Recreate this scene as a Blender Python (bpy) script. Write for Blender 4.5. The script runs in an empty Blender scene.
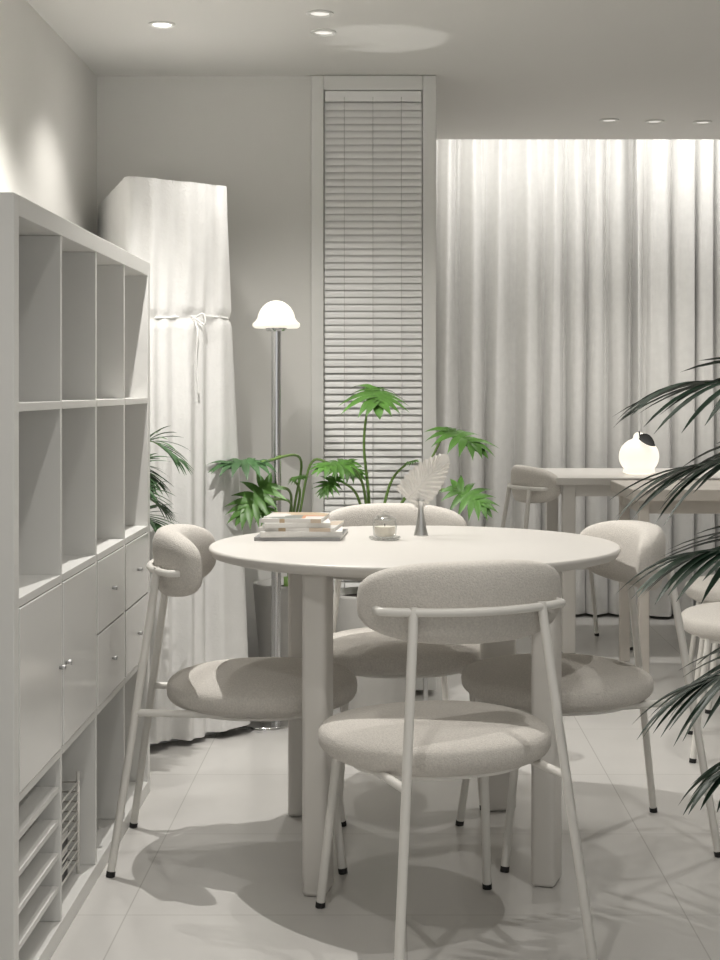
import bpy, bmesh, math, random
from mathutils import Vector, Matrix, Euler
random.seed(7)
C=bpy.context
scene=C.scene
FPX=1539.0; CAMH=1.13

# ---------------- materials ----------------
def mat(name,col,rough=0.5,metal=0.0,noise=0.0,nscale=40,bump=0.0,bscale=200,spec=0.5,emit=None,estr=0,trans=0,sheen=0,sub=0,coat=0,bdist=0.002):
    m=bpy.data.materials.new(name); m.use_nodes=True
    nt=m.node_tree; b=nt.nodes['Principled BSDF']
    b.inputs['Base Color'].default_value=(*col,1)
    b.inputs['Roughness'].default_value=rough
    b.inputs['Metallic'].default_value=metal
    b.inputs['Specular IOR Level'].default_value=spec
    b.inputs['Transmission Weight'].default_value=trans
    b.inputs['Sheen Weight'].default_value=sheen
    b.inputs['Coat Weight'].default_value=coat
    if emit:
        b.inputs['Emission Color'].default_value=(*emit,1); b.inputs['Emission Strength'].default_value=estr
    tc=nt.nodes.new('ShaderNodeTexCoord')
    if noise>0:
        n=nt.nodes.new('ShaderNodeTexNoise'); n.inputs['Scale'].default_value=nscale; n.inputs['Detail'].default_value=5
        r=nt.nodes.new('ShaderNodeValToRGB')
        r.color_ramp.elements[0].position=0.3; r.color_ramp.elements[1].position=0.7
        r.color_ramp.elements[0].color=(*[c*(1-noise) for c in col],1)
        r.color_ramp.elements[1].color=(*[min(1,c*(1+noise)) for c in col],1)
        nt.links.new(tc.outputs['Object'],n.inputs['Vector']); nt.links.new(n.outputs['Fac'],r.inputs['Fac'])
        nt.links.new(r.outputs['Color'],b.inputs['Base Color'])
    if bump>0:
        n2=nt.nodes.new('ShaderNodeTexNoise'); n2.inputs['Scale'].default_value=bscale; n2.inputs['Detail'].default_value=3
        bp=nt.nodes.new('ShaderNodeBump'); bp.inputs['Strength'].default_value=bump; bp.inputs['Distance'].default_value=bdist
        nt.links.new(tc.outputs['Object'],n2.inputs['Vector']); nt.links.new(n2.outputs['Fac'],bp.inputs['Height'])
        nt.links.new(bp.outputs['Normal'],b.inputs['Normal'])
    return m

M_wall=mat('wall_paint',(0.73,0.72,0.69),0.8,noise=0.015,nscale=3,bump=0.15,bscale=300)
M_ceil=mat('ceiling_paint',(0.75,0.74,0.715),0.85,noise=0.01,nscale=2)
M_shelf=mat('white_laminate',(0.77,0.765,0.74),0.4,noise=0.01,nscale=5)
M_gloss=mat('gloss_white_front',(0.78,0.775,0.755),0.15)
M_fabric=mat('beige_boucle_fabric',(0.69,0.655,0.605),0.95,noise=0.10,nscale=240,bump=0.9,bscale=380,sheen=0.15,bdist=0.003)
M_frame=mat('cream_metal',(0.80,0.78,0.735),0.4)
M_table=mat('cream_table_laminate',(0.70,0.675,0.635),0.35,noise=0.01,nscale=4)
M_black=mat('black_rubber',(0.01,0.01,0.01),0.6)
M_dark=mat('dark_metal',(0.05,0.05,0.05),0.4)
M_chrome=mat('chrome',(0.75,0.75,0.76),0.12,metal=1)
M_satin=mat('satin_steel',(0.75,0.75,0.74),0.32,metal=1)
M_knob=mat('steel_knob',(0.5,0.5,0.5),0.3,metal=1)
M_drape=mat('white_cotton',(0.80,0.795,0.78),0.9,noise=0.02,nscale=20,bump=0.4,bscale=120,bdist=0.004)
M_drape_side=mat('white_cabinet_side',(0.76,0.76,0.75),0.7)
M_curtain=mat('curtain_cloth',(0.77,0.765,0.745),0.5,noise=0.03,nscale=30,bump=0.2,bscale=600,sheen=0.3)
M_slat=mat('blind_slat',(0.87,0.865,0.85),0.45)
M_cord=mat('blind_cord',(0.65,0.65,0.63),0.8)
M_glass_dark=mat('frosted_window_pane',(0.8,0.8,0.8),0.3)
M_leaf=mat('philodendron_leaf',(0.085,0.21,0.035),0.4,noise=0.45,nscale=12)
M_leafd=mat('dark_palm_leaf',(0.014,0.036,0.020),0.45,noise=0.3,nscale=10)
M_leafm=mat('areca_leaf',(0.045,0.115,0.038),0.45,noise=0.3,nscale=10)
M_stem=mat('green_stem',(0.18,0.30,0.08),0.5,noise=0.2,nscale=10)
M_pot=mat('grey_ceramic_pot',(0.52,0.51,0.49),0.7,noise=0.04,nscale=15)
M_soil=mat('soil',(0.03,0.02,0.015),0.95,noise=0.4,nscale=60,bump=1,bscale=80)
M_lampglow=mat('opal_glass_lit',(0.5,0.49,0.46),0.3,emit=(1,0.92,0.78),estr=0.82)
M_down=mat('downlight_led',(1,1,1),0.3,emit=(1,0.95,0.87),estr=6)
M_downoff=mat('downlight_dim',(0.8,0.8,0.8),0.3,emit=(1,0.95,0.87),estr=0.6)
M_ring=mat('downlight_ring',(0.75,0.75,0.73),0.4)
M_wood=mat('beige_bench_top',(0.58,0.54,0.49),0.5,noise=0.06,nscale=10)
M_paper=mat('magazine_pages',(0.78,0.77,0.74),0.6,noise=0.03,nscale=200)
M_grey=mat('grey_cover',(0.30,0.30,0.30),0.4)
M_dry=mat('dried_white_leaf',(0.87,0.85,0.81),0.8,noise=0.04,nscale=40)
M_wax=mat('candle_wax',(0.8,0.75,0.66),0.5)
M_led=mat('led_strip_diffuser',(1,1,1),0.5,emit=(1,0.97,0.92),estr=3)
def glass_mat():
    m=bpy.data.materials.new('thin_clear_glass'); m.use_nodes=True; nt=m.node_tree; nt.nodes.clear()
    o=nt.nodes.new('ShaderNodeOutputMaterial'); mx=nt.nodes.new('ShaderNodeMixShader'); t=nt.nodes.new('ShaderNodeBsdfTransparent'); g=nt.nodes.new('ShaderNodeBsdfGlossy')
    f=nt.nodes.new('ShaderNodeLayerWeight'); f.inputs['Blend'].default_value=0.25
    t.inputs['Color'].default_value=(0.96,0.965,0.96,1); g.inputs['Roughness'].default_value=0.04
    nt.links.new(f.outputs['Facing'],mx.inputs[0]); nt.links.new(t.outputs[0],mx.inputs[1]); nt.links.new(g.outputs[0],mx.inputs[2]); nt.links.new(mx.outputs[0],o.inputs[0])
    return m
M_glass=glass_mat()

def cover_mat():
    m=bpy.data.materials.new('printed_cover'); m.use_nodes=True; nt=m.node_tree; b=nt.nodes['Principled BSDF']
    tc=nt.nodes.new('ShaderNodeTexCoord'); mp=nt.nodes.new('ShaderNodeMapping'); mp.inputs['Scale'].default_value=(14,11,1); mp.inputs['Location'].default_value=(0.3,0.6,0)
    v=nt.nodes.new('ShaderNodeTexVoronoi'); v.distance='CHEBYCHEV'; v.inputs['Scale'].default_value=1.0
    r=nt.nodes.new('ShaderNodeValToRGB'); r.color_ramp.interpolation='CONSTANT'
    e=r.color_ramp.elements; e[0].color=(0.75,0.73,0.7,1); e[1].position=0.3; e[1].color=(0.55,0.42,0.28,1)
    for p,c in ((0.45,(0.6,0.25,0.1,1)),(0.55,(0.7,0.68,0.64,1)),(0.72,(0.22,0.24,0.22,1)),(0.85,(0.6,0.5,0.4,1))):
        x=e.new(p); x.color=c
    sp=nt.nodes.new('ShaderNodeSeparateColor')
    nt.links.new(tc.outputs['Object'],mp.inputs['Vector']); nt.links.new(mp.outputs['Vector'],v.inputs['Vector'])
    nt.links.new(v.outputs['Color'],sp.inputs['Color']); nt.links.new(sp.outputs['Red'],r.inputs['Fac'])
    nt.links.new(r.outputs['Color'],b.inputs['Base Color']); b.inputs['Roughness'].default_value=0.3
    return m
M_cover=cover_mat()

def floor_mat():
    m=bpy.data.materials.new('porcelain_tile'); m.use_nodes=True; nt=m.node_tree; b=nt.nodes['Principled BSDF']
    tc=nt.nodes.new('ShaderNodeTexCoord'); mp=nt.nodes.new('ShaderNodeMapping')
    mp.inputs['Location'].default_value=(-0.634+0.6*3,-3.3+0.6*9,0)
    br=nt.nodes.new('ShaderNodeTexBrick'); br.offset=0; br.squash=1
    br.inputs['Scale'].default_value=1; br.inputs['Brick Width'].default_value=0.6; br.inputs['Row Height'].default_value=0.6
    br.inputs['Mortar Size'].default_value=0.0018; br.inputs['Mortar Smooth'].default_value=0.3
    br.inputs['Color1'].default_value=(0.68,0.665,0.64,1); br.inputs['Color2'].default_value=(0.70,0.685,0.66,1); br.inputs['Mortar'].default_value=(0.53,0.515,0.49,1)
    n=nt.nodes.new('ShaderNodeTexNoise'); n.inputs['Scale'].default_value=4; n.inputs['Detail'].default_value=8
    mx=nt.nodes.new('ShaderNodeMix'); mx.data_type='RGBA'; mx.blend_type='MULTIPLY'; mx.inputs['Factor'].default_value=0.12
    nt.links.new(tc.outputs['Object'],mp.inputs['Vector']); nt.links.new(mp.outputs['Vector'],br.inputs['Vector'])
    nt.links.new(tc.outputs['Object'],n.inputs['Vector'])
    nt.links.new(br.outputs['Color'],mx.inputs[6]); nt.links.new(n.outputs['Fac'],mx.inputs[7])
    nt.links.new(mx.outputs[2],b.inputs['Base Color'])
    b.inputs['Roughness'].default_value=0.26; b.inputs['Specular IOR Level'].default_value=0.5
    return m
M_floor=floor_mat()

# ---------------- mesh builder ----------------
class B:
    def __init__(s,name): s.name=name; s.bm=bmesh.new(); s.mats=[]
    def mi(s,m):
        if m not in s.mats: s.mats.append(m)
        return s.mats.index(m)
    def add(s,verts,faces,m,smooth=True,T=None):
        i=s.mi(m); vs=[]
        for v in verts:
            v=Vector(v)
            if T is not None: v=T@v
            vs.append(s.bm.verts.new(v))
        for f in faces:
            try:
                fc=s.bm.faces.new([vs[k] for k in f]); fc.material_index=i; fc.smooth=smooth and len(f)<=4
            except ValueError: pass
    def box(s,lo,hi,m,bev=0.0,T=None,seg=2):
        t=bmesh.new(); bmesh.ops.create_cube(t,size=1)
        lo=Vector(lo);hi=Vector(hi)
        for v in t.verts: v.co=Vector([lo[k]+(v.co[k]+0.5)*(hi[k]-lo[k]) for k in range(3)])
        if bev>0: bmesh.ops.bevel(t,geom=t.edges[:],offset=bev,segments=seg,affect='EDGES',profile=0.5)
        t.verts.index_update()
        s.add([v.co.copy() for v in t.verts],[[v.index for v in f.verts] for f in t.faces],m,smooth=False,T=T); t.free()
    def tube(s,pts,r,m,seg=12,cap=True,T=None):
        pts=[Vector(p) for p in pts]; n=len(pts)
        rs=r if isinstance(r,(list,tuple)) else [r]*n
        vs=[];fs=[]; up=None
        for i,p in enumerate(pts):
            d=(pts[min(i+1,n-1)]-pts[max(i-1,0)]).normalized()
            if up is None:
                up=Vector((0,0,1)) if abs(d.z)<0.9 else Vector((1,0,0))
            a=d.cross(up).normalized(); up=a.cross(d).normalized()
            for k in range(seg):
                an=2*math.pi*k/seg; vs.append(p+(a*math.cos(an)+up*math.sin(an))*rs[i])
        for i in range(n-1):
            for k in range(seg):
                fs.append([i*seg+k,i*seg+(k+1)%seg,(i+1)*seg+(k+1)%seg,(i+1)*seg+k])
        if cap: fs.append(list(range(seg))[::-1]); fs.append([(n-1)*seg+k for k in range(seg)])
        s.add(vs,fs,m,T=T)
    def lathe(s,prof,m,seg=40,T=None,sx=1,sy=1,c=(0,0,0)):
        vs=[];fs=[];n=len(prof)
        for (r,z) in prof:
            for k in range(seg):
                a=2*math.pi*k/seg; vs.append((c[0]+r*sx*math.cos(a),c[1]+r*sy*math.sin(a),c[2]+z))
        for i in range(n-1):
            for k in range(seg): fs.append([i*seg+k,i*seg+(k+1)%seg,(i+1)*seg+(k+1)%seg,(i+1)*seg+k])
        s.add(vs,fs,m,T=T)
    def superell(s,a,b,c,e1,e2,m,fn=None,nu=48,nv=24,T=None):
        def sp(x,e): return math.copysign(abs(x)**e,x)
        vs=[];fs=[]
        for j in range(nv+1):
            ph=-math.pi/2+math.pi*j/nv
            for i in range(nu):
                th=2*math.pi*i/nu
                v=Vector((a*sp(math.cos(ph),e1)*sp(math.cos(th),e2), b*sp(math.cos(ph),e1)*sp(math.sin(th),e2), c*sp(math.sin(ph),e1)))
                if fn: v=fn(v)
                vs.append(v)
        for j in range(nv):
            for i in range(nu): fs.append([j*nu+i,j*nu+(i+1)%nu,(j+1)*nu+(i+1)%nu,(j+1)*nu+i])
        s.add(vs,fs,m,T=T)
    def done(s,loc=(0,0,0),rot=0,angle=None,sharp=45,merge=True):
        if merge: bmesh.ops.remove_doubles(s.bm,verts=s.bm.verts,dist=0.00002)
        if angle!='open' and merge: bmesh.ops.recalc_face_normals(s.bm,faces=s.bm.faces)
        me=bpy.data.meshes.new(s.name); s.bm.to_mesh(me); s.bm.free()
        for m in s.mats: me.materials.append(m)
        if angle!='open' and merge: me.set_sharp_from_angle(angle=math.radians(sharp))
        o=bpy.data.objects.new(s.name,me); C.collection.objects.link(o); o.location=loc; o.rotation_euler=(0,0,rot)
        return o
def smoothpath(pts,n=8):
    pts=[Vector(p) for p in pts]; out=[]
    P=[2*pts[0]-pts[1]]+pts+[2*pts[-1]-pts[-2]]
    for i in range(1,len(P)-2):
        for k in range(n):
            t=k/n; a,b,c,d=P[i-1],P[i],P[i+1],P[i+2]
            out.append(0.5*((2*b)+(c-a)*t+(2*a-5*b+4*c-d)*t*t+(3*b-a-3*c+d)*t**3))
    out.append(pts[-1]); return out
def simplebox(name,lo,hi,m,bev=0):
    b=B(name); ctr=[(lo[k]+hi[k])/2 for k in range(3)]
    b.box([lo[k]-ctr[k] for k in range(3)],[hi[k]-ctr[k] for k in range(3)],m,bev); return b.done(ctr)

# ---------------- room ----------------
XL=-1.08; YB=5.67; YC=7.85; H=2.28; XR=3.4; Y0=-1.6
b=B('floor'); b.box((XL-0.1,Y0,-0.1),(XR,YC+0.1,0),M_floor); b.done()
simplebox('wall_left',(XL-0.1,Y0,0),(XL,YB+0.1,2.7),M_wall)
simplebox('wall_back_left',(XL,YB,0),(-0.29,YB+0.15,2.6),M_wall)
simplebox('wall_return',(-0.29,YB+0.15,0),(0.17,YC,2.6),M_wall)
simplebox('wall_back',(0.17,YC,0),(XR,YC+0.1,2.7),M_wall)
simplebox('wall_right',(XR,Y0,0),(XR+0.1,YC+0.1,2.7),M_wall)
simplebox('ceiling',(XL,Y0,H),(XR,7.12,H+0.12),M_ceil)
simplebox('ceiling_cove',(-0.29,7.12,2.56),(XR,YC,2.68),M_ceil)

# window bay with blinds
b=B('window_1')
x0,x1=-0.29,0.17; yf=YB-0.02
b.box((x0,yf,0.02),(x0+0.046,YB+0.12,H-0.002),M_shelf,0.003)
b.box((x1-0.05,yf,0.02),(x1,YB+0.12,H-0.002),M_shelf,0.003)
b.box((x0+0.046,yf,H-0.055),(x1-0.05,YB+0.12,H-0.002),M_shelf,0.003)
b.box((x0+0.046,yf,0.02),(x1-0.05,YB+0.12,0.18),M_shelf,0.003)
b.box((x0+0.046,YB+0.12,0.18),(x1-0.05,YB+0.13,H-0.055),M_glass_dark)
b.done(merge=False)
b=B('venetian_blind')
b.box((x0+0.05,YB-0.012,H-0.095),(x1-0.054,YB+0.022,H-0.057),M_slat,0.003)
z=H-0.112
while z>0.24:
    ang=math.radians(72)+random.uniform(-0.02,0.02)
    if z<1.2: ang=math.radians(65)+random.uniform(-0.04,0.04)
    T=Matrix.Translation((0,YB+0.002,z))@Matrix.Rotation(ang,4,'X')
    xa,xb=x0+0.049,x1-0.053
    vs=[];fs=[]
    for k in range(5):
        u=-0.0145+0.029*k/4; w=0.0022*(1-(u/0.0145)**2)
        vs+= [(xa,u,w),(xb,u,w)]
    for k in range(4): fs.append([2*k,2*k+1,2*k+3,2*k+2])
    b.add(vs,fs,M_slat,T=T)
    z-=0.0255
b.box((x0+0.052,YB-0.01,0.205),(x1-0.056,YB+0.018,0.222),M_slat,0.003)
for fx in (0.2,0.5,0.8):
    xx=x0+0.052+(x1-x0-0.11)*fx
    b.tube([(xx,YB-0.013,H-0.08),(xx,YB-0.013,0.21)],0.0012,M_cord,6)
b.done(angle='open')

# pleated curtains
def curtain(name,xa,xb,y,z0,z1,sp=0.125,seed=1):
    b=B(name); nz=26; n=int((xb-xa)/0.005)
    phs=[2*math.pi*(xa+(xb-xa)*i/n-xa)/sp+1.1*math.sin((xa+(xb-xa)*i/n)*5.3+seed)+0.6*math.sin((xa+(xb-xa)*i/n)*11+seed*2) for i in range(n+1)]
    vs=[]
    for j in range(nz+1):
        t=j/nz; z=z1+(z0-z1)*t
        for i in range(n+1):
            x=xa+(xb-xa)*i/n; p=phs[i]
            A=0.022+0.020*min(1,t*3)
            s=math.sin(p); s2=math.copysign(abs(s)**0.8,s)
            pinch=math.exp(-t*22)
            yy=A*s2*(1-0.3*pinch)+0.011*math.sin(2.0*p+2.2*t+seed)+0.008*math.sin(0.37*p+2*t)+0.005*math.sin(3.1*p+5*t)
            xx=x+0.012*math.cos(p)*(0.5+t)+0.005*math.sin(4*t+p*0.5)
            vs.append((xx,y+yy,z))
    fs=[[j*(n+1)+i,j*(n+1)+i+1,(j+1)*(n+1)+i+1,(j+1)*(n+1)+i] for j in range(nz) for i in range(n)]
    b.add(vs,fs,M_curtain)
    return b.done(angle='open')
curtain('curtain',0.19,1.27,7.62,0.015,2.53,seed=1)
curtain('curtain.001',1.20,3.35,7.55,0.015,2.53,seed=4)
simplebox('curtain_rail',(0.18,7.57,2.535),(3.38,7.62,2.56),M_ring)

# downlights
def downlight(x,y,m):
    b=B('recessed_downlight')
    b.lathe([(0.042,0),(0.042,-0.004),(0.036,-0.007),(0.031,-0.004),(0.029,0.0)],M_ring,32)
    b.lathe([(0.0001,-0.0015),(0.028,-0.0015),(0.028,0.0)],m,32)
    return b.done((x,y,H))
for (x,y,m) in [(-0.72,4.86,M_down),(-0.215,4.72,M_downoff),(-0.215,4.97,M_downoff),(0.94,6.6,M_downoff),(1.14,6.63,M_downoff),(1.35,6.65,M_downoff),(-0.55,3.95,M_down),(0.75,2.6,M_down),(-0.3,1.9,M_down),(0.3,3.4,M_down),(1.1,4.6,M_down)]: downlight(x,y,m)

# ---------------- shelf ----------------
def shelf():
    b=B('cube_shelf_unit')
    xf=-0.672; xb=-1.066; ya,yb=2.75,4.31; Ht=1.48; t=0.038
    L=yb-ya; it=0.016; e=0.0005
    b.box((xb,ya,0.0),(xf,ya+t,Ht),M_shelf,0.0015); b.box((xb,yb-t,0),(xf,yb,Ht),M_shelf,0.0015)
    b.box((xb,ya+t+e,Ht-t),(xf,yb-t-e,Ht),M_shelf,0.0015); b.box((xb,ya+t+e,0),(xf,yb-t-e,t),M_shelf,0.0015)
    cw=(L-2*t-3*it)/4; ch=(Ht-2*t-3*it)/4
    ys=[];y=ya+t
    for k in range(4):
        ys.append((y,y+cw)); y+=cw
        if k<3: b.box((xb+0.002,y,t+e),(xf-0.002,y+it,Ht-t-e),M_shelf,0.001)
        y+=it
    zs=[];z=Ht-t
    for k in range(4):
        zs.append((z-ch,z)); z-=ch
        if k<3:
            for (a,c) in ys: b.box((xb+0.002,a+e,z-it),(xf-0.001,c-e,z),M_shelf,0.001)
        z-=it
    za,zb=zs[2]; g=0.002
    for k in (0,1):
        a,c=ys[k]; b.box((xf-0.016,a+g,za+g),(xf+0.001,c-g,zb-g),M_gloss,0.0015)
    for k,dy in ((0,-0.022),(1,0.022)):
        yy=(ys[0][1] if k==0 else ys[1][0])+dy
        b.tube([(xf,yy,(za+zb)/2),(xf+0.014,yy,(za+zb)/2)],[0.003,0.006],M_knob,14)
    for k in (2,3):
        a,c=ys[k]; zm=(za+zb)/2
        for (q,w) in ((za,zm),(zm,zb)):
            b.box((xf-0.016,a+g,q+g),(xf+0.001,c-g,w-g),M_gloss,0.0015)
            b.tube([(xf,(a+c)/2,(q+w)/2),(xf+0.014,(a+c)/2,(q+w)/2)],[0.003,0.006],M_knob,14)
    za,zb=zs[3]; a,c=ys[0]
    for k in range(1,5):
        zz=za+(zb-za)*k/5
        b.box((xb+0.03,a+e,zz-0.006),(xf-0.006,c-e,zz+0.006),M_shelf,0.001)
    a,c=ys[1]
    for k in range(9):
        zz=za+0.03+k*0.022
        b.tube([(xf-0.3,a+0.06,zz),(xf-0.03,a+0.06,zz),(xf-0.03,c-0.06,zz),(xf-0.3,c-0.06,zz)],0.0025,M_frame,6)
    for k in range(2):
        yy=a+0.06 if k==0 else c-0.06
        b.tube([(xf-0.03,yy,za),(xf-0.03,yy,za+0.23)],0.004,M_frame,8)
    for k in range(6):
        b.box((xf-0.28,a+0.075,za+0.001+k*0.018),(xf-0.05,c-0.075,za+0.016+k*0.018),[M_dark,M_paper][k%2])
    b.box((xf-0.07,ys[0][0]+0.02,zs[1][0]),(xf-0.03,ys[0][0]+0.07,zs[1][0]+0.035),M_wood,0.004)
    return b.done(merge=False)
shelf()

# ---------------- chair ----------------
def chair_mesh():
    b=B('dining_chair')
    def sf(v):
        x,y,z=v
        w=1.0-0.08*max(0,-y/0.23)
        z2=z
        if z>0: z2=z*(0.86+0.14*max(0,1-(x*x/0.055+y*y/0.05)))
        return Vector((x*w,y,z2))
    b.superell(0.243,0.232,0.049,0.66,0.86,M_fabric,sf,56,24,T=Matrix.Translation((0,0,0.402)))
    b.superell(0.19,0.18,0.012,0.5,0.9,M_frame,None,40,10,T=Matrix.Translation((0,0,0.360)))
    cz=0.711; yc=-0.225
    def bf(v):
        x,y,z=v.x,v.z,v.y
        zz=z*(1.0-0.06*(x/0.21)**2)
        yy=y+1.75*x*x - 0.06*zz
        return Vector((x,yc+yy,cz+zz))
    b.superell(0.216,0.081,0.040,0.62,0.62,M_fabric,bf,64,24)
    bar=[]
    for k in range(25):
        x=-0.192+0.384*k/24
        bar.append((x,yc-0.048+1.75*x*x*0.98,cz-0.012))
    b.tube([(bar[0][0],bar[0][1]+0.028,bar[0][2])]+bar+[(bar[-1][0],bar[-1][1]+0.028,bar[-1][2])],0.0085,M_frame,12)
    for sx in (-1,1):
        top=Vector((sx*0.134,yc-0.048+1.75*0.134**2,cz-0.012)); foot=Vector((sx*0.20,-0.34,0.012))
        b.tube([top+Vector((0,0,0.009)),top,foot],[0.008,0.0095,0.0095],M_frame,14)
        d=(foot-top).normalized(); b.tube([foot-d*0.001,foot+d*0.012],0.0105,M_black,12)
        t=(top.z-0.372)/(top.z-foot.z); pj=top+(foot-top)*t
        ft=Vector((sx*0.168,0.15,0.366)); ff=Vector((sx*0.195,0.195,0.012))
        b.tube([pj,Vector((sx*0.165,-0.12,0.366)),Vector((sx*0.168,0.15,0.366))],0.0088,M_frame,12)
        b.tube([ft+Vector((0,0,0.01)),ft,ff],0.0098,M_frame,14)
        d=(ff-ft).normalized(); b.tube([ff-d*0.001,ff+d*0.012],0.0108,M_black,12)
    b.tube([(-0.168,0.15,0.366),(0.168,0.15,0.366)],0.0085,M_frame,12)
    b.tube([(-0.165,-0.12,0.366),(0.165,-0.12,0.366)],0.0085,M_frame,12)
    return b
def place_chair(x,y,deg,me=[None]):
    if me[0] is None:
        o=chair_mesh().done((x,y,0),math.radians(deg)); me[0]=o.data
    else:
        o=bpy.data.objects.new('dining_chair',me[0]); C.collection.objects.link(o); o.location=(x,y,0); o.rotation_euler=(0,0,math.radians(deg))
    return o
place_chair(0.096,3.225,18.5)
place_chair(-0.312,3.77,-88)
place_chair(0.415,3.83,103)
place_chair(0.03,4.29,188)
place_chair(0.80,6.78,-76)
place_chair(1.30,5.54,90)
place_chair(1.14,4.80,80)

# ---------------- round table ----------------
ZT=0.748
def round_table():
    b=B('round_dining_table'); R=0.502; zt=ZT; th=0.028
    prof=[(0.0001,zt-th),(R-0.03,zt-th),(R-0.008,zt-th+0.006),(R-0.001,zt-0.010),(R,zt-0.006),(R-0.002,zt-0.002),(R-0.006,zt),(0.0001,zt)]
    b.lathe(prof,M_table,128)
    b.lathe([(0.0001,zt-th-0.03),(0.30,zt-th-0.03),(0.30,zt-th),(0.0001,zt-th)],M_table,64)
    for (lx,ly,an) in ((-0.162-0.06,3.455-3.78,80),(0.358-0.06,3.52-3.78,72),(-0.225-0.06,4.08-3.78,4),(0.29-0.06,4.13-3.78,10)):
        T=Matrix.Translation((lx,ly,0))@Matrix.Rotation(math.radians(an),4,'Z')
        b.box((-0.045,-0.028,0.0),(0.045,0.028,zt-th),M_table,0.012,T=T,seg=4)
    return b.done((0.06,3.78,0))
round_table()
# magazines
b=B('magazine_stack')
zz=0
for k,(w,d,h,a,m) in enumerate(((0.215,0.24,0.009,-3,M_grey),(0.205,0.235,0.014,2,M_paper),(0.19,0.22,0.009,-5,M_cover),(0.165,0.22,0.012,5,M_paper),(0.15,0.21,0.010,-4,M_cover))):
    off=(-0.015 if k>2 else 0)
    T=Matrix.Translation((off,0,zz))@Matrix.Rotation(math.radians(a),4,'Z')
    b.box((-w/2+0.001,-d/2+0.001,0.001),(w/2-0.001,d/2-0.001,h-0.001),M_paper,T=T)
    b.box((-w/2,-d/2,h-0.0011),(w/2,d/2,h-0.0001),m,T=T)
    b.box((-w/2,-d/2,0),(w/2,d/2,0.001),m,T=T)
    b.box((-w/2-0.001,-d/2,0),(-w/2+0.001,d/2,h-0.0001),m,T=T)
    if m is not M_paper: b.box((-w/2,-d/2-0.0008,0),(w/2,-d/2+0.0008,h-0.0001),m,T=T)
    zz+=h
b.done((-0.225,3.96,ZT),merge=False)
# candle jar
b=B('glass_candle_jar')
b.lathe([(0.0001,0.001),(0.036,0.001),(0.040,0.006),(0.039,0.009),(0.034,0.005),(0.0001,0.005)],M_glass,36)
b.lathe([(0.020,0.006),(0.029,0.014),(0.031,0.040),(0.028,0.050)],M_glass,36)
b.lathe([(0.0001,0.008),(0.021,0.010),(0.026,0.018),(0.0265,0.034),(0.0001,0.034)],M_wax,30)
b.tube([(0,0,0.034),(0,0,0.041)],0.001,M_black,6)
b.lathe([(0.029,0.051),(0.029,0.054),(0.018,0.060),(0.007,0.063),(0.008,0.070),(0.0001,0.073)],M_glass,30)
b.lathe([(0.0275,0.0505),(0.0285,0.0505),(0.0285,0.0545),(0.0275,0.0545)],M_satin,30)
b.done((-0.013,3.87,ZT))
# vase with pleated dried leaf
b=B('metal_bud_vase')
b.lathe([(0.0001,0),(0.019,0),(0.0185,0.003),(0.014,0.02),(0.009,0.05),(0.0065,0.075),(0.008,0.088),(0.011,0.094),(0.0095,0.094),(0.005,0.078),(0.0001,0.07)],M_satin,32)
def fan():
    base=Vector((-0.034,0.0,0.092)); ax=Vector((0.66,-0.05,0.75)).normalized(); L=0.150
    side=Vector((0.75,0.1,-0.66)).normalized(); nrm=ax.cross(side).normalized()
    b.tube([(0,0,0.03),(-0.002,0,0.088),(-0.006,0,0.118)],0.0018,M_dry,6)
    b.tube([base,base+ax*L*0.85],[0.002,0.001],M_dry,6)
    n=10
    for s in (-1,1):
        vs=[];fs=[]
        for k in range(2*n+1):
            t=k/(2*n); c=base+ax*L*0.74*t
            wmax=0.052*math.sin(math.pi*(0.30+0.42*t))
            hi=k%2
            a=math.radians(88-66*t)
            dd=ax*math.cos(a)+side*s*math.sin(a)
            z=nrm*(0.003 if hi else -0.003)
            vs+=[c,c+dd*wmax*0.86+z,c+dd*wmax*(1.05 if hi else 0.95)+z*1.1]
        for k in range(2*n):
            i=3*k; fs+=[[i,i+1,i+4,i+3],[i+1,i+2,i+5,i+4]]
        b.add(vs,fs,M_dry,smooth=False)
    c=base+ax*L*0.74; a0=math.radians(22); wv=0.052*math.sin(math.pi*0.72)
    b.add([c,c+(ax*math.cos(a0)+side*math.sin(a0))*wv,c+ax*wv*1.15,c+(ax*math.cos(a0)-side*math.sin(a0))*wv],[[0,1,2,3]],M_dry,smooth=False)
fan()
b.done((0.08,3.98,ZT),angle='open')

# ---------------- floor lamp ----------------
b=B('floor_lamp')
b.lathe([(0.0001,0),(0.088,0),(0.09,0.003),(0.09,0.012),(0.086,0.016),(0.0001,0.016)],M_chrome,48,c=(-0.035,0,0))
b.tube([(0,0,0.016),(0,0,1.329)],0.0165,M_chrome,24)
b.lathe([(0.0001,1.319),(0.03,1.319),(0.036,1.326),(0.036,1.330),(0.0001,1.330)],M_chrome,32)
pr=[(0.0001,1.330),(0.072,1.330),(0.079,1.336),(0.079,1.344),(0.070,1.352)]
for k in range(1,11):
    a=math.pi/2*k/10; pr.append((max(0.0001,0.064*math.cos(a)),1.350+0.072*math.sin(a)))
b.lathe(pr,M_lampglow,48)
b.done((-0.379,5.13,0))

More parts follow.
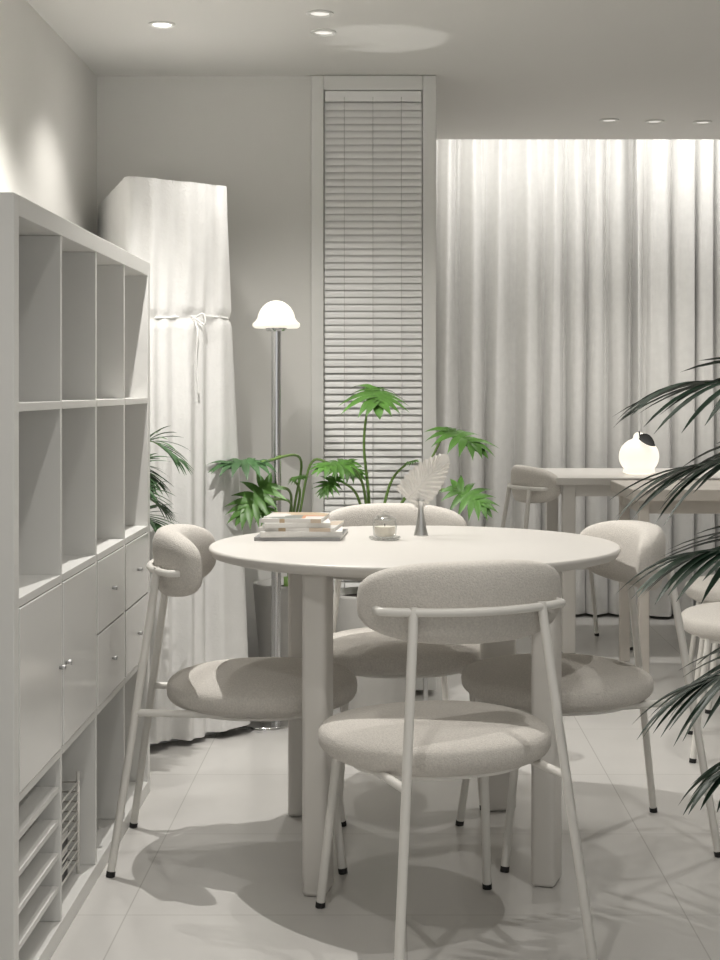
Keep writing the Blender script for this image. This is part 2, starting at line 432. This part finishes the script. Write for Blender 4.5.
# ---------------- draped cabinet ----------------
def draped():
    b=B('fabric_covered_wardrobe')
    P=[Vector((-1.045,5.58)),Vector((-0.81,4.80)),Vector((-0.545,5.04)),Vector((-0.70,5.60))]
    ztop=1.79
    segs=[(P[0],P[1]),(P[1],P[2]),(P[2],P[3])]
    pts=[]
    for si,(p,q) in enumerate(segs):
        L=(q-p).length; n=int(L/0.004); d=(q-p).normalized(); nr=Vector((d.y,-d.x))
        for k in range(n): pts.append((p+(q-p)*k/n,nr,si))
    N=len(pts); sm=[]
    for i in range(N):
        s=Vector((0,0)); c=Vector((0,0)); cnt=0
        for j in range(max(0,i-7),min(N,i+8)): s+=pts[j][1]; c+=pts[j][0]; cnt+=1
        sm.append((c/cnt,s.normalized(),pts[i][2]))
    M=len(sm); nz=130; zt,zb=ztop,0.025; zg=1.355
    vs=[]
    for j in range(nz+1):
        t=j/nz; z0=zt+(zb-zt)*t
        for i,(p,nr,si) in enumerate(sm):
            u=i*0.004
            side=0.22 if si==0 else 1.0
            zc=z0-0.006*math.sin(u*13)      # slightly wavy tie line
            near=math.exp(-abs(zc-zg)/0.10)
            fine=0.0022*near*math.sin(u*150+1.5*math.sin(u*23))
            if zc>zg:
                tt=(zt-zc)/(zt-zg)
                w=0.008*min(1,tt*1.2+0.35)*(math.sin(u*50+1.2*math.sin(u*9)+0.6*tt)+0.7*math.sin(u*93+2*tt+1)+0.4*math.sin(u*19+1.5*tt))
                dd=0.014+side*(w+0.012*tt)
            else:
                tt=(zg-zc)/(zg-zb)
                A=0.008+0.0085*min(1,tt*1.6)
                w=math.sin(u*50+1.2*math.sin(u*9)+0.6+0.8*tt)+0.7*math.sin(u*93+3+2*tt)+0.5*math.sin(u*19+1.5+2.5*tt)
                dd=0.026+side*(A*(w)+0.040*tt)
            g=math.exp(-((zc-zg)/0.013)**2)
            dd=(dd+side*fine)*(1-0.5*g)+0.006*g
            z=z0+(0.008*math.sin(u*17)*t if j==nz else 0)
            q=p+nr*dd
            vs.append((q.x,q.y,z))
    fs=[[j*M+i,j*M+i+1,(j+1)*M+i+1,(j+1)*M+i] for j in range(nz) for i in range(M-1)]
    b.add(vs,fs,M_drape)
    cp=[(p.x+nr.x*0.020,p.y+nr.y*0.020,zg+0.006*math.sin(i*0.004*13)) for i,(p,nr,si) in enumerate(sm) if si>0][::3]
    b.tube(cp,0.003,M_drape,8)
    f=[s for s in sm if s[2]==1]; p,nr,_=f[int(len(f)*0.62)]
    bx=p+nr*0.030
    for k in (-1,1):
        b.tube(smoothpath([(bx.x,bx.y,zg),(bx.x+0.030*k,bx.y-0.006,zg+0.012),(bx.x+0.034*k,bx.y-0.008,zg-0.022),(bx.x,bx.y-0.003,zg)]),0.003,M_drape,8)
        b.tube(smoothpath([(bx.x,bx.y,zg),(bx.x+0.012*k,bx.y-0.014,zg-0.05),(bx.x+0.008*k,bx.y-0.014,zg-0.14),(bx.x+0.016*k,bx.y-0.016,zg-0.21-0.04*k)]),0.003,M_drape,8)
    n=len(sm); cx=sum((s[0] for s in sm),Vector((0,0)))/n
    vs=[(cx.x,cx.y,ztop-0.004)]+[((s[0]+s[1]*0.012).x,(s[0]+s[1]*0.012).y,ztop) for s in sm]
    b.add(vs,[[0,i,i+1] for i in range(1,n)]+[[0,n,1]],M_drape)
    k=0.95
    body=[(cx.x+(v.x-cx.x)*k,cx.y+(v.y-cx.y)*k) for v in P]
    b.add([(x,y,0.0) for x,y in body]+[(x,y,ztop-0.01) for x,y in body],[[0,1,2,3][::-1],[4,5,6,7],[0,1,5,4],[1,2,6,5],[2,3,7,6],[3,0,4,7]],M_drape_side,smooth=False)
    return b.done(angle='open')
draped()

# ---------------- plants ----------------
def strip_leaf(b,p0,d,nrm,L,W,m,droop=0.0,n=6,fold=0.2,wf=None):
    d=d.normalized(); side=d.cross(nrm)
    if side.length<1e-4: side=d.cross(Vector((0.3,1,0.2)))
    side.normalize(); nn=side.cross(d).normalized()
    vs=[];fs=[]; p=p0.copy(); cur=d.copy()
    for k in range(n+1):
        t=k/n; w=(wf(t) if wf else math.sin(math.pi*min(1,0.12+0.88*t))**0.7)*W/2
        if k==n: w=0.0004
        vs+=[p-side*w+nn*w*fold,p.copy(),p+side*w+nn*w*fold]
        cur=(cur+Vector((0,0,-droop/n))).normalized(); p=p+cur*L/n
    for k in range(n):
        a=3*k; fs+=[[a,a+1,a+4,a+3],[a+1,a+2,a+5,a+4]]
    b.add(vs,fs,m)
def frond(b,pts,m,ms,L0=0.25,W=0.016,n=22,start=0.25,droop=0.5,rad=0.005,ang=50,lift=0.2):
    path=smoothpath(pts,12); N=len(path)
    b.tube(path,[rad*(1-0.8*i/(N-1)) for i in range(N)],ms,8)
    for k in range(n):
        t=start+(1-start)*(k+0.5)/n; f=t*(N-1); i=min(N-2,int(f)); p=path[i].lerp(path[i+1],f-i)
        d=(path[min(N-1,i+1)]-path[max(0,i-1)]).normalized()
        sd=d.cross(Vector((0,0,1)))
        if sd.length<1e-3: sd=Vector((1,0,0))
        sd.normalize(); up=sd.cross(d).normalized()
        a=math.radians(ang*(1.15-0.75*((t-start)/(1-start))))
        L=L0*(math.sin(math.pi*(0.22+0.56*(t-start)/(1-start))))*random.uniform(0.9,1.08)
        for s in (-1,1):
            dd=d*math.cos(a)+sd*s*math.sin(a)+up*lift
            strip_leaf(b,p,dd,up,L,W,m,droop=droop*random.uniform(0.7,1.3),n=8,fold=0.35)
    strip_leaf(b,path[-1],(path[-1]-path[-3]),Vector((0,0,1)),L0*0.6,W,m,droop=droop)
def philo_leaf(b,p,d,nrm,size,m):
    d=d.normalized(); side=d.cross(nrm).normalized(); nn=side.cross(d).normalized()
    n=7
    for k in range(n):
        t=k/(n-1)
        a=math.radians(145-118*t)
        org=p+d*size*(0.02+0.60*t)
        L=size*(0.34+0.30*math.sin(math.pi*(0.12+0.72*t)))
        for s in (-1,1):
            aa=a+random.uniform(-0.09,0.09)
            dd=d*math.cos(aa)+side*s*math.sin(aa)+nn*random.uniform(0.05,0.25)
            strip_leaf(b,org-dd.normalized()*0.008,dd,nn,L*random.uniform(0.9,1.1),size*0.14,m,droop=0.75,n=7,fold=0.25,wf=lambda t:(0.62+0.55*math.sin(math.pi*t*1.1))*(1-t**3.0))
    strip_leaf(b,p+d*size*0.5,d,nn,size*0.52,size*0.17,m,droop=0.6)
    strip_leaf(b,p-d*size*0.05,d,nn,size*0.8,size*0.26,m,droop=0.3,n=8,fold=0.1)
def pot(b,x,y,rt,rb,h,m=None):
    m=m or M_pot
    b.lathe([(0.0001,0),(rb,0),(rb+0.004,0.006),(rt,h-0.01),(rt,h),(rt-0.012,h),(rt-0.016,h-0.03),(0.0001,h-0.03)],m,48,c=(x,y,0))
    b.lathe([(0.0001,h-0.03),(rt-0.017,h-0.03),(rt-0.017,h-0.022),(0.0001,h-0.018)],M_soil,32,c=(x,y,0))
def W(px,py,D): return Vector(((px-390)*D/FPX,D,CAMH-(py-388)*D/FPX))

b=B('potted_philodendron')
pot(b,-0.06,5.36,0.15,0.11,0.42)
base=Vector((-0.06,5.36,0.40))
b.tube(smoothpath([base,base+Vector((0.01,0,0.1)),base+Vector((0.0,0.0,0.2))]),[0.022]*17,M_stem,10)
bt=base+Vector((0,0,0.12))
leaves=[((371,388,5.32),(364,440,5.35),(0.12,-0.8,-0.25),(0.0,-0.28,0.95),0.24),
 ((446,430,5.25),(425,470,5.3),(0.75,-0.5,-0.35),(0.25,-0.5,0.8),0.19),
 ((350,462,5.2),(362,482,5.3),(-0.8,-0.4,-0.1),(-0.1,-0.45,0.88),0.15),
 ((456,488,5.15),(425,494,5.25),(0.75,-0.35,-0.45),(0.2,-0.75,0.6),0.16),
 ((336,478,5.2),(355,492,5.3),(-0.5,-0.5,-0.5),(-0.1,-0.7,0.6),0.10),
 ((408,462,5.3),(392,480,5.35),(0.3,-0.4,0.1),(0,-0.5,0.9),0.06),]
for tip,mid,d,nr,sz in leaves:
    tp=W(*tip); md_=W(*mid)
    b.tube(smoothpath([bt,bt.lerp(md_,0.5)+Vector((0,0,0.03)),md_,tp],8),[0.0065-0.003*i/24 for i in range(25)],M_stem,8)
    philo_leaf(b,tp,Vector(d),Vector(nr),sz,M_leaf)
b.done(angle='open')

b=B('potted_philodendron')
pot(b,-0.36,5.46,0.125,0.085,0.44)
bt=Vector((-0.36,5.46,0.46))
b.tube([(-0.36,5.46,0.41),bt],0.018,M_stem,10)
for tip,mid,d,nr,sz in [((262,462,4.98),(300,458,5.25),(-0.9,-0.2,-0.02),(-0.1,-0.3,0.95),0.18),
 ((268,486,5.0),(290,492,5.2),(-0.6,-0.35,-0.6),(-0.15,-0.8,0.5),0.17),
 ((262,500,5.0),(290,502,5.2),(0.2,-0.35,-0.6),(0.15,-0.8,0.5),0.10),
 ((292,478,5.3),(300,492,5.35),(0.5,-0.5,0.1),(0.1,-0.6,0.8),0.08),
 ((335,466,5.38),(312,462,5.42),(0.8,-0.4,-0.2),(0,-0.5,0.8),0.13)]:
    tp=W(*tip); md_=W(*mid)
    b.tube(smoothpath([bt,bt.lerp(md_,0.5)+Vector((0,0,0.03)),md_,tp],8),0.0045,M_stem,8)
    philo_leaf(b,tp,Vector(d),Vector(nr),sz,M_leaf if sz<0.175 else M_leafm)
b.done(angle='open')

b=B('potted_areca_palm')
pot(b,-0.86,4.5,0.11,0.08,0.30)
for k in range(8):
    a=math.radians([-10,-45,25,95,170,-100,50,-25][k]); r=[0.22,0.19,0.17,0.10,0.12,0.12,0.19,0.20][k]; h=[1.0,0.92,0.84,0.98,0.9,0.8,0.92,0.78][k]
    bs=Vector((-0.86,4.5,0.28)); 
    d=Vector((math.cos(a),math.sin(a),0)); 
    frond(b,[bs,bs+d*r*0.25+Vector((0,0,(h-0.28)*0.6)),bs+d*r*0.65+Vector((0,0,(h-0.28)*0.95)),bs+d*r*1.1+Vector((0,0,(h-0.28)*0.9))],M_leafm,M_stem,L0=0.12,W=0.011,n=18,start=0.5,droop=0.7,rad=0.004)
b.done(angle='open')

b=B('potted_kentia_palm')
px,py=1.02,2.82
pot(b,px,py,0.15,0.12,0.32)
bs=Vector((px,py,0.30))
FR=[
 ((0.97,2.80,0.9),(0.80,2.76,1.13),(0.56,2.74,1.14),0.30),
 ((0.98,2.84,0.8),(0.82,2.86,1.02),(0.57,2.90,0.98),0.30),
 ((0.96,2.78,0.7),(0.78,2.74,0.86),(0.55,2.70,0.84),0.26),
 ((0.95,2.82,0.55),(0.78,2.84,0.66),(0.58,2.86,0.58),0.26),
 ((0.94,2.78,0.5),(0.80,2.74,0.55),(0.60,2.72,0.46),0.20),
 ((1.05,2.84,1.0),(1.15,2.90,1.3),(1.35,3.0,1.35),0.28),
 ((1.04,2.78,0.9),(1.10,2.60,1.2),(1.2,2.38,1.2),0.28),
 ((1.03,2.90,0.9),(0.98,3.1,1.2),(0.9,3.35,1.22),0.24)]
for a1,a2,a3,L in FR:
    frond(b,[bs,a1,a2,a3],M_leafd,M_leafm,L0=L,W=0.020,n=18,start=0.35,droop=0.75,rad=0.006,ang=58,lift=0.15)
b.done(angle='open')

# added lamp and stand, imitating a reflected patch of light on the ceiling
ul=Vector((0.12,5.20,0.46)); tgt=Vector((-0.02,5.07,H))
b=B('added_light_stand')
dr=(tgt-ul).normalized()
b.lathe([(0.0001,0),(0.05,0),(0.05,0.008),(0.008,0.012),(0.006,0.40),(0.0001,0.40)],M_knob,24,c=(ul.x,ul.y,0))
b.tube([ul-dr*0.08,ul-dr*0.004],[0.018,0.024],M_ring,20)
b.done()
l=bpy.data.lights.new('added_ceiling_patch_light','SPOT'); l.energy=17; l.spot_size=math.radians(14); l.spot_blend=0.3; l.shadow_soft_size=0.006; l.color=(1,0.98,0.94)
o=bpy.data.objects.new('added_ceiling_patch_beam',l); C.collection.objects.link(o); o.location=ul+dr*0.005; o.rotation_euler=dr.to_track_quat('-Z','Y').to_euler()

# ---------------- far tables ----------------
def rect_table(name,xa,xb,ya,yb,zt,th,m,lw=0.055):
    b=B(name); cx,cy=(xa+xb)/2,(ya+yb)/2
    b.box((xa-cx,ya-cy,zt-th),(xb-cx,yb-cy,zt),m,0.004)
    i=0.03
    b.box((xa-cx+i+0.01,ya-cy+i+0.01,zt-th-0.05),(xb-cx-i-0.01,yb-cy-i-0.01,zt-th-0.001),m)
    for sx in (xa-cx+i,xb-cx-i-lw):
        for sy in (ya-cy+i,yb-cy-i-lw): b.box((sx,sy,0),(sx+lw,sy+lw,zt-th+0.002),m,0.004)
    return b.done((cx,cy,0),merge=False)
rect_table('rectangular_dining_table',0.705,2.3,6.52,7.3,0.75,0.032,M_table)
rect_table('cafe_table',0.92,1.52,5.84,6.42,0.745,0.045,M_wood,0.04)
b=B('globe_table_lamp')
pr=[(0.0001,0),(0.05,0),(0.07,0.008)]
for k in range(1,20):
    a=-math.pi/2+0.75+(math.pi-0.75-0.35)*k/19; pr.append((0.088*math.cos(a),0.078+0.082*math.sin(a)))
pr+=[(0.026,0.160),(0.024,0.172),(0.015,0.182),(0.0001,0.185)]
b.lathe(pr,M_lampglow,40)
strip_leaf(b,Vector((-0.005,-0.05,0.165)),Vector((0.75,-0.5,-0.1)),Vector((0.3,-1,0.4)),0.085,0.05,M_black,0.7)
b.tube([(0,-0.03,0.16),(-0.004,-0.03,0.19)],0.003,M_black,8)
b.done((1.10,6.8,0.75),sharp=80)

# ---------------- lights ----------------
def spot(x,y,z,e,size=110,blend=0.6,r=0.03,col=(1,0.966,0.915)):
    l=bpy.data.lights.new('spot','SPOT'); l.energy=e; l.spot_size=math.radians(size); l.spot_blend=blend; l.shadow_soft_size=r; l.color=col
    o=bpy.data.objects.new('downlight_beam',l); C.collection.objects.link(o); o.location=(x,y,z); return o
spot(-0.72,4.86,H-0.02,22,110,0.7)
spot(-0.215,4.85,H-0.02,26,120,0.8)
spot(-0.55,3.95,H-0.02,80,120,0.6,0.006)
spot(0.3,3.4,H-0.02,6,120,0.6)
spot(0.75,2.6,H-0.02,26,120,0.7,0.008)
spot(-0.3,1.9,H-0.02,26,130,0.8)
spot(1.1,4.6,H-0.02,24,120,0.8)
for x in (0.94,1.35): spot(x,6.63,H-0.02,22,120,0.8)
def area(name,loc,rot,sx,sy,e,col=(1,0.975,0.94)):
    l=bpy.data.lights.new(name,'AREA'); l.shape='RECTANGLE'; l.size=sx; l.size_y=sy; l.energy=e; l.color=col
    o=bpy.data.objects.new(name,l); C.collection.objects.link(o); o.location=loc; o.rotation_euler=rot; return o
area('cove_strip_light',(1.78,7.19,2.54),(math.radians(6),0,0),3.1,0.04,16)
simplebox('led_strip',(0.2,7.135,2.545),(3.35,7.155,2.56),M_led)

w=bpy.data.worlds.new('world'); scene.world=w; w.use_nodes=True
w.node_tree.nodes['Background'].inputs[0].default_value=(1,0.995,0.975,1); w.node_tree.nodes['Background'].inputs[1].default_value=0.66

# ---------------- camera ----------------
cd=bpy.data.cameras.new('camera'); cam=bpy.data.objects.new('camera',cd); C.collection.objects.link(cam)
cam.location=(0,0,CAMH); cam.rotation_euler=(math.radians(90),0,0)
cd.sensor_width=36; cd.sensor_fit='AUTO'; cd.lens=FPX/960*36; cd.shift_x=-30/960; cd.shift_y=-92/960; cd.clip_start=0.05
scene.camera=cam
scene.view_settings.view_transform='Standard'
scene.view_settings.exposure=0.13
